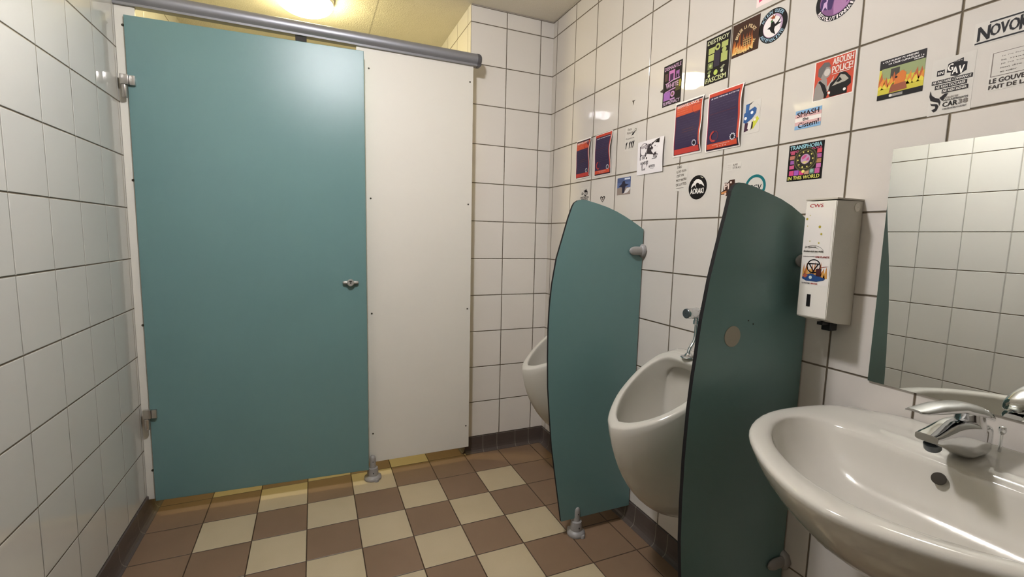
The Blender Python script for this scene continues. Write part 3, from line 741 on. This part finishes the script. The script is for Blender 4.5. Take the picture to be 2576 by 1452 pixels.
a.text('TRANSPHOBIA', .05, .86, .95, .965, (156, 206, 216)); a.text('HAS NO', .06, .775, .30, .835, (200, 96, 130)); a.text('PLACE', .70, .80, .95, .85, (200, 96, 130)); a.text('IN THIS WORLD', .05, .035, .95, .13, (230, 224, 110))
a.done()
# 10-13 posters: two of each
NV = (54, 42, 72)
def poster(kind, yl, yr, zb, zt, label, amp, ph):
    a = Art('poster', yl, yr, zb, zt, label, 'poster', None, off=.0015, warp=lambda u, v: .7*amp*(math.sin(PI*v)*(.15+.85*u)*.8 + .45*(1+math.sin(v*8+ph))*(.25+.75*u)*math.sin(PI*min(max(v, .0), 1.))**.5))
    n = 16
    a.rect(0, 0, 1, 1, (228, 220, 212), n, 0); a.lay = 1
    if kind == 'b':
        a.rect(.03, .03, .97, .97, (50, 28, 40), n); a.rect(.05, .14, .94, .92, NV, n); a.rect(.05, .74, .94, .93, (206, 84, 54), n); a.disc(.80, .82, .16, (110, 40, 50), n=20)
        a.rect(.05, .04, .94, .135, (196, 66, 58), n); a.rect(.03, .14, .055, .93, (150, 44, 60), n); a.rect(.93, .14, .97, .93, (196, 74, 50), n)
        a.text('BIENVEILLANCE', .09, .885, .86, .935, (236, 214, 206))
        for k, (w_, c) in enumerate([(.5, (230, 140, 110)), (.42, (230, 140, 110)), (.46, (230, 130, 96))]): a.text('respect et ecoute pour tous'[:24-3*k], .09, .85-.04*k, .09+w_*.9, .868-.04*k, c)
        for k in range(11):
            c = (84, 72, 98) if k not in (5, 6) else (140, 84, 50)
            a.text(('une attitude attentive envers chaque personne', 'dans le couloir, en cours, partout ailleurs', 'en parler, demander de l aide, agir')[k % 3], .12+(.2 if k in (5, 6) else 0), .69-.045*k, .86-(.12 if k % 3 == 2 else 0), .702-.045*k, c)
        cu, cv = .80, .185
    else:
        a.rect(.03, .02, .97, .985, (44, 24, 40), n); a.rect(.05, .13, .93, .92, NV, n); a.rect(.03, .925, .97, .985, (196, 70, 50), n); a.rect(.92, .14, .97, .95, (196, 70, 50), n); a.rect(.03, .14, .052, .92, (150, 40, 70), n)
        a.rect(.05, .045, .93, .13, (206, 78, 52), n)
        a.text('JE SUIS TÉMOIN ACTIF·VE', .10, .875, .90, .905, (228, 222, 226))
        for k in range(13):
            c = (86, 74, 102) if k not in (5,) else (130, 60, 60)
            a.text(('je peux intervenir, distraire, deleguer', 'documenter ce qui se passe, soutenir la personne', 'parler ensuite avec les temoins presents')[k % 3], .10, .835-.042*k, .86-(.25 if k % 4 == 3 else 0), .848-.042*k, c)
        a.ring(.26, .25, .13, .045, (196, 66, 60), a0=95, a1=290); a.ring(.27, .25, .12, .01, (140, 50, 60))
        a.text('www.campus.fr', .22, .092, .74, .112, (240, 214, 200)); a.text('★ ★ ★ ★'.replace('★', '*'), .36, .06, .64, .08, (240, 214, 200)); cu, cv = .82, .175
    for q in range(10): a.disc(cu+.066*math.cos(q*.628), cv+.066*a.ar*math.sin(q*.628), .016, (206, 204, 210), n=8, lay=a.lay+1)
    a.lay += 1; a.disc(cu, cv, .062, (176, 176, 184)); a.disc(cu, cv, .050, (24, 20, 34))
    return a.done()
poster('b', -.985, -1.122, 1.514, 1.706, 'navy and orange poster on kindness, nearer of its two copies', .013, 0)
poster('t', -1.140, -1.281, 1.508, 1.699, 'large navy poster with red frame and crescent, nearest of the posters', .012, 1)
poster('b', -.292, -.425, 1.504, 1.693, 'navy and red poster closest to the room corner', .012, 2)
poster('t', -.461, -.597, 1.501, 1.690, 'small navy poster with crescent, second from the corner', .011, 3)
# 14 black and white sheet
a = Art('poster', -.779, -.937, 1.472, 1.603, 'loose white sheet with black photocopied picture and scattered words', 'poster', off=.002, warp=lambda u, v: .004*math.sin(PI*v)*u+.003*u)
a.rect(0, 0, 1, 1, (222, 216, 214), 14, 0); a.lay = 1
rd = random.Random(5)
a.poly([(.36, .60), (.40, .86), (.60, .90), (.72, .96), (.84, .98), (.82, .50), (.62, .54)], (58, 50, 54)); a.poly([(.66, .88), (.84, .99), (.84, .84)], K); a.poly([(.10, .84), (.44, .90), (.40, .78), (.16, .78)], (168, 158, 160)); a.ring(.26, .74, .16, .015, (90, 80, 84), n=20)
for k in range(34):
    u, v = rd.uniform(.10, .80), rd.uniform(.40, .88); u = max(u, .34 if v > .6 else .1); r = rd.uniform(.015, .05)
    a.poly([(u-r, v), (u, v-r*rd.uniform(.6, 1.6)), (u+r, v+r*.3), (u+r*.2, v+r*1.4)], rd.choice([K, DK, (60, 50, 56), (206, 198, 196)]), lay=3+k % 3)
a.lay = 7
for t, u0, v0, u1, v1 in (('DES', .20, .46, .32, .53), ('AGNES', .14, .30, .36, .38), ('ET', .38, .28, .46, .38), ('dimanche', .64, .46, .78, .50), ('ouvert', .60, .40, .78, .44), ('ARTISTES', .48, .17, .72, .24), ('Sud', .20, .12, .34, .19), ('contact', .54, .13, .68, .15)): a.text(t, u0, v0, u1, v1, DK, lay=8)
a.poly([(.09, .86), (.12, .86), (.14, .44), (.11, .44)], (110, 100, 104)); a.rect(.40, .22, .42, .40, (120, 110, 112)); a.rect(.20, .20, .23, .30, (110, 100, 104))
a.done()
# 15 calligraphy
a = Art('sticker', -.688, -.769, 1.582, 1.680, 'white sticker with faint script and black figures, left of the photocopied sheet')
a.base((197, 191, 181)); a.text('Extra', .20, .84, .52, .94, (110, 100, 90)); a.text('Naturel', .14, .70, .66, .80, (120, 108, 98)); a.text('Propulsion', .08, .46, .74, .54, (104, 94, 86))
a.poly([(.52, .60), (.66, .62), (.80, .72), (.84, .80), (.74, .74), (.60, .70)], K); a.ring(.84, .80, .08, .025, (96, 90, 60), n=14)
for u in (.06, .34, .50, .64): a.poly([(u, .08), (u+.05, .10), (u+.09, .22), (u+.15, .34), (u+.12, .38), (u+.02, .32), (u+.02, .20)], K)
a.done()
# 16 photo
a = Art('sticker', -.647, -.740, 1.4015, 1.474, 'small blue photograph sticker of a dark figure with snowy mountains')
a.base((92, 108, 150)); a.rect(0, .72, 1, 1, (78, 92, 130)); a.poly([(0, 0), (1, 0), (1, .36), (.70, .44), (.55, .30), (.30, .46), (0, .40)], (150, 134, 122)); a.poly([(.50, .05), (.80, .10), (1, .30), (1, .40), (.72, .34)], (206, 200, 196))
a.poly([(.12, .50), (.30, .60), (.44, .80), (.56, .80), (.62, .62), (.88, .56), (.62, .46), (.56, .10), (.40, .08), (.38, .44)], (44, 42, 58)); a.rect(.55, .86, .95, .95, (200, 204, 214))
a.done()
# 17 heart
a = Art('sticker', -.517, -.558, 1.378, 1.4065, 'tiny black heart shaped sticker above the first teal divider')
HT = [(.5, 0), (.80, .35), (.98, .75), (.86, .98), (.66, .96), (.5, .78), (.34, .96), (.14, .98), (.02, .75), (.20, .35)]
a.base((40, 30, 24), HT); a.poly([(.5, .12), (.70, .38), (.84, .74), (.74, .84), (.5, .58), (.28, .84), (.16, .74), (.30, .38)], (186, 176, 166)); a.poly([(.46, .3), (.56, .5), (.50, .62), (.42, .46)], (50, 40, 34))
a.done()
# 18 / 26 law sticker, two copies
def gav(yl, yr, zb, zt, label):
    a = Art('sticker', yl, yr, zb, zt, label)
    a.base((197, 191, 181))
    a.rect(.13, .70, .31, .80, DK); a.text('EN', .16, .725, .28, .775, (220, 214, 204))
    a.poly([(.36, .73), (.38, .88), (.72, .93), (.73, .86), (.82, .84), (.82, .70), (.62, .63), (.46, .66), (.46, .72)], DK)
    a.text('G', .385, .745, .50, .87, W); a.text('A', .49, .68, .62, .80, W); a.text('V', .64, .66, .76, .80, W); a.text('COURTE', .50, .885, .70, .905, (190, 184, 176))
    for (u0, v0, u1, v1, t) in ((.03, .555, .97, .625, 'NE PAS FAIRE CONFIANCE'), (.12, .465, .86, .535, 'NE RIEN DECLARER'), (.30, .375, .90, .445, 'NE RIEN SIGNER')):
        a.rect(u0, v0, u1, v1, DK); a.text(t, u0+.03, v0+.013, u1-.03, v1-.013, (206, 200, 190))
    a.poly([(.02, .46), (.06, .38), (.16, .32), (.26, .29), (.30, .22), (.28, .16), (.25, .22), (.16, .25), (.05, .28), (.01, .36)], DK)
    a.poly([(.10, .10), (.16, .06), (.23, .09), (.26, .16), (.22, .20), (.08, .22), (.05, .24), (.08, .19), (.18, .17), (.19, .13)], DK); a.poly([(.26, .30), (.38, .36), (.46, .36), (.34, .24)], DK)
    a.text('COLLECTIF', .38, .27, .70, .30, (120, 110, 104)); a.text('ANTI-REPRESSION', .36, .225, .92, .255, DK); a.text('CAR', .36, .125, .70, .21, K); a.text('38', .72, .135, .93, .21, (120, 112, 106)); a.text('CAR38.NOBLOGS.NET', .36, .075, .92, .10, DK)
    return a.done()
gav(-1.762, -1.834, 1.490, 1.605, 'large white sticker of slanted black word bars above a black bird')
gav(-.343, -.421, 1.340, 1.459, 'small white sticker with dark word bars just above the first divider')
# 19 plain text
a = Art('sticker', -1.007, -1.064, 1.390, 1.482, 'white sticker with five lines of slanted grey capitals')
a.base((197, 191, 181))
for t, u1, v in (('ZORRO', .46, .885), ("IL DIT OUI A", .86, .72), ("C'EST TON", .66, .555), ('MOT MAITRE', .92, .385), ("DE LUTTES.", .96, .215)): a.text(t, .04, v, u1, v+.095, (92, 82, 70), rot=4)
a.rect(.08, .11, .72, .125, (110, 100, 86)); a.done()
# 20 round mountain
a = Art('round_sticker', -1.073, -1.156, 1.3545, 1.4375, 'round black sticker with white mountain and bold white lettering')
a.base(K, cir); a.poly([(.13, .47), (.17, .60), (.28, .76), (.42, .84), (.54, .84), (.70, .76), (.83, .60), (.87, .50), (.5, .5)], (222, 216, 208))
a.poly([(.12, .47), (.30, .60), (.36, .58), (.45, .70), (.54, .68), (.60, .62), (.70, .62), (.88, .50), (.5, .48)], K); a.poly([(.34, .60), (.42, .50), (.44, .50), (.37, .61)], W); a.poly([(.22, .74), (.28, .68), (.31, .66), (.27, .72), (.27, .76)], DK); a.poly([(.62, .94), (.74, .90), (.80, .87), (.74, .85), (.66, .90)], (190, 184, 160))
a.text('AORAKI', .12, .24, .84, .46, W); a.done()
# 21 ami stras
a = Art('sticker', -1.234, -1.290, 1.436, 1.461, 'faint small white sticker with two rows of spaced grey letters')
a.base((197, 191, 181))
for k in range(3): a.rect(.06, .22+.24*k, .32, .26+.24*k, (176, 168, 156))
a.text('A M I', .44, .56, .74, .82, (86, 76, 66)); a.text('S T R A S', .44, .18, .94, .44, (86, 76, 66)); a.done()
# 22 brown cut-out
a = Art('sticker', -1.2165, -1.275, 1.357, 1.408, 'cut-out brown sticker with white letters peeking over the dark divider')
a.base((62, 34, 26), [(.02, .28), (.16, .34), (.24, .86), (.46, .84), (.56, .98), (.90, 1), (.96, .30), (.40, .0), (.30, .12), (.04, .10)])
a.poly([(.04, .26), (.40, .34), (.40, .24), (.22, .16), (.06, .14)], (206, 140, 84)); a.text('PI', .24, .42, .54, .80, (232, 210, 196)); a.disc(.66, .84, .06, (232, 210, 196)); a.disc(.34, .14, .07, (226, 196, 180)); a.done()
# 23 teal ring
a = Art('round_sticker', -1.3095, -1.3815, 1.3420, 1.4145, 'round white sticker with teal ring behind the top of the dark divider')
a.base((197, 191, 181), cir); a.ring(.5, .5, .5, .115, (20, 108, 112)); a.text('CGV', .20, .36, .80, .58, (36, 44, 44)); a.rect(.58, .20, .88, .36, (20, 120, 112)); a.done()
# 24 blue shape behind the big poster
a = Art('sticker', -1.283, -1.343, 1.540, 1.636, 'sticker with blue rounded shape and white dots half covered by the nearest poster', off=.0004)
a.base((197, 191, 181)); a.poly([(.10, .08), (.34, .10), (.36, .34), (.14, .36)], (70, 40, 60)); a.poly([(.48, .12), (.66, .14), (.96, .40), (.84, .50), (.60, .36)], (206, 206, 70)); a.disc(.72, .40, .06, (226, 216, 206)); a.poly([(.30, .16), (.52, .12), (.56, .36), (.34, .38)], (214, 208, 200)); a.poly([(.50, .10), (.62, .18), (.62, .34), (.55, .36)], (50, 34, 40))
a.poly([(.04, .38), (.20, .34), (.56, .46), (.76, .60), (.78, .74), (.66, .80), (.40, .74), (.06, .66)], (52, 92, 146)); a.disc(.52, .64, .08, (226, 226, 226)); a.disc(.16, .50, .08, (226, 226, 226)); a.poly([(.14, .68), (.32, .66), (.36, .94), (.14, .92)], (58, 100, 156)); a.poly([(.28, .90), (.56, .98), (.40, .90)], K)
a.ring(.60, .66, .38, .012, (170, 166, 158), a0=-30, a1=60); a.done()
# 25 yellow fire sticker
a = Art('sticker', -1.6585, -1.748, 1.5485, 1.6375, 'black, yellow and orange flame sticker with a slogan on climate crisis')
a.base((40, 34, 34)); a.rect(0, .13, 1, .76, (206, 192, 64)); a.rect(.05, .50, 1, .78, (150, 160, 110)); a.rect(.26, .50, .46, .74, (70, 66, 56))
flames(a, .0, 1., .26, .46, [(186, 96, 50), (222, 140, 56), (226, 206, 70)], 9, 11); a.poly([(.26, .14), (.66, .16), (.62, .34), (.30, .34)], (150, 84, 58)); a.poly([(.36, .32), (.40, .56), (.52, .64), (.62, .56), (.60, .34)], (214, 120, 50)); a.disc(.40, .50, .03, K, n=10)
a.rect(0, 0, 1, .125, K); a.rect(0, .785, 1, 1, (40, 34, 34)); a.rect(.28, .035, .58, .10, (150, 146, 140)); a.disc(.31, .067, .035, (206, 200, 190), n=14)
a.text('« QUI AURAIT PU PREDIRE', .06, .915, .84, .965, (226, 220, 214)); a.text('LA CRISE CLIMATIQUE ? »', .20, .845, .96, .895, (226, 220, 214)); a.text('MACRON', .76, .80, .95, .832, (226, 220, 214)); a.done()
# 27 novoka...
a = Art('sticker', -1.826, -1.950, 1.612, 1.655, 'white sticker with big black slanted band name between two bars')
a.base((197, 191, 181)); a.rect(.18, .86, .98, .93, K); a.rect(.02, .05, .98, .12, K); a.text('N', .05, .18, .19, .80, K); a.text('OVO', .20, .26, .53, .76, K); a.text('KAINE', .54, .20, .97, .82, K); a.done()
# 28 le gouvernement
a = Art('sticker', -1.856, -1.962, 1.517, 1.590, 'white sticker with a framed drawing over black capitals at the right picture edge')
a.base((197, 191, 181)); a.rect(.03, .36, .96, .98, (120, 108, 100)); a.rect(.045, .375, .945, .965, (196, 190, 180))
for k in range(5):
    a.text(('je ne ferai plus', 'la manif', 'je ne vois', 'rien dire', 'et subir')[k], .16, .84-.10*k, .62-.06*k, .875-.10*k, (104, 94, 86)); 
a.poly([(.54, .375), (.58, .62), (.70, .80), (.88, .84), (.945, .70), (.945, .375)], (44, 36, 34)); a.poly([(.62, .60), (.80, .66), (.86, .60), (.70, .54)], (200, 190, 180)); a.poly([(.55, .38), (.945, .38), (.945, .50), (.58, .52)], (60, 66, 34))
a.text('LE GOUVERNEMENT', .03, .19, .97, .31, (56, 46, 42)); a.text('FAIT DE LA PEUR', .03, .04, .85, .14, (56, 46, 42)); a.done()
# torn scraps
a = Art('sticker_scrap', -.722, -.745, 1.761, 1.784, 'tiny torn dark scrap of sticker alone high on the wall'); a.base((84, 76, 66), [(.05, .95), (.95, .90), (.60, .70), (.45, .05), (.25, .60)]); a.done()
a = Art('sticker_scrap', -.892, -.9095, 1.765, 1.779, 'dark torn scrap at the left edge of the pink sticker'); a.base((56, 48, 44), [(.0, .55), (.9, 1), (.95, .0), (.4, .3)]); a.done()

# ------------------------------------------------------------ soap dispenser
th = Thing('soap_dispenser', (0, -1.616, 1.03), 'cream wall soap dispenser covered in stickers beside the mirror', 'dispenser')
dy0, dy1 = -1.654, -1.580
SIDE = [(-.0005, 1.0105), (-.055, 1.017), (-.0985, 1.029), (-.1, 1.032), (-.1, 1.3125), (-.0985, 1.314), (-.0005, 1.3165)]
bm = bmesh.new(); prism(bm, SIDE, lambda a_, b_, t: (a_, dy0+t, b_), dy1-dy0, 0)
bmesh.ops.bevel(bm, geom=[e for e in bm.edges if abs(e.verts[0].co.y-e.verts[1].co.y) < 1e-6], offset=.0015, segments=2, affect='EDGES')
hs = th.part('housing', bm, [M_ABS, M_ABS_SHADE])
for p in hs.data.polygons:
    if abs(p.normal.y) > .8: p.material_index = 1
bm = bmesh.new(); box(bm, -.1012, -.0005, dy0-.0012, dy1+.0012, 1.3165, 1.3205, bev=.001)
th.part('lid', bm, mat('lid plastic', (176, 168, 152), .4))
bm = bmesh.new(); lathe(bm, (-.024, dy0+.0002, 1.3000), (0, -1, 0), [(.0105, 0), (.0105, .0016), (.009, .0024), (.007, .0016), (.0022, .0016), (.0018, .001), (0, .001)], 28)
th.part('lock', bm, M_ABS, hs, smooth=True, angle=40)
bm = bmesh.new(); box(bm, -.1012, -.0995, -1.6125, -1.6035, 1.0560, 1.0860)
th.part('level_window', bm, M_BLACK, hs, label='black slot shaped level window')
bm = bmesh.new(); box(bm, -.047, -.021, -1.6350, -1.6110, .994, 1.0155, bev=.003); box(bm, -.072, -.046, -1.630, -1.616, 1.010, 1.0175)
th.part('nozzle', bm, M_BLACK, label='black soap nozzle')
# red maker lettering
a = Art('logo', -1.5895, -1.6235, 1.2985, 1.3085, '', x0=-.1)
a.text('CWS', .02, .1, .98, .9, (176, 44, 48)); o = a.done(); 
for k in list(o.keys()):
    if k in ('label', 'category', 'group'): del o[k]
o.parent = th.o; o.location = Vector(o.location) - th.loc
a = Art('sticker', -1.5805, -1.6470, 1.1870, 1.2955, 'pale sticker with small yellow stars and handwriting on the upper part of the soap dispenser', x0=-.1)
a.base((220, 213, 202))
for u, v, r in ((.18, .86, .02), (.08, .78, .045), (.12, .62, .02), (.58, .60, .05), (.66, .44, .04), (.60, .24, .03), (.26, .28, .02)): a.disc(u, v, r, (190, 170, 60), n=8)
a.ring(.42, -.12, .50, .012, (130, 124, 112), a0=40, a1=130); a.ring(.42, -.12, .42, .008, (160, 154, 140), a0=60, a1=120)
a.text("j'ai demande", .10, .12, .52, .17, (90, 84, 76)); a.text('dessine-moi une etoile', .06, .03, .80, .08, (90, 84, 76)); a.done()
a = Art('sticker', -1.5835, -1.6505, 1.1095, 1.1845, 'colourful sticker with black hourglass circle, flames and blue shape on the soap dispenser', x0=-.1)
a.base((221, 214, 204)); flames(a, .04, .96, .24, .54, [(190, 110, 50), (214, 156, 80)], 9, 21)
a.ring(.44, .62, .26, .04, K); a.poly([(.22, .72), (.66, .72), (.64, .68), (.24, .68)], K); a.poly([(.24, .70), (.46, .42), (.50, .42), (.30, .70)], K); a.poly([(.64, .70), (.44, .42), (.40, .42), (.58, .70)], K)
a.poly([(.04, .20), (.10, .36), (.24, .34), (.40, .38), (.60, .32), (.90, .24), (.84, .18), (.60, .12), (.20, .13)], (40, 72, 122)); a.disc(.36, .25, .06, (196, 206, 200), n=14); a.poly([(.06, .28), (.16, .38), (.26, .30), (.16, .22)], (186, 96, 70)); a.poly([(.56, .30), (.54, .54), (.74, .56), (.72, .30)], (70, 34, 32)); a.poly([(.60, .58), (.80, .60), (.98, .64), (.80, .62)], (150, 50, 46))
a.text("J'AURAI PLUS SOUVENT", .02, .91, .46, .95, (80, 60, 54)); a.text('UNE PLANETE', .48, .90, .98, .96, (150, 50, 46)); a.text('LA NÔTRE', .06, .03, .36, .09, (60, 54, 48)); a.text('BRÛLE', .40, .03, .64, .09, (176, 60, 44)); a.done()
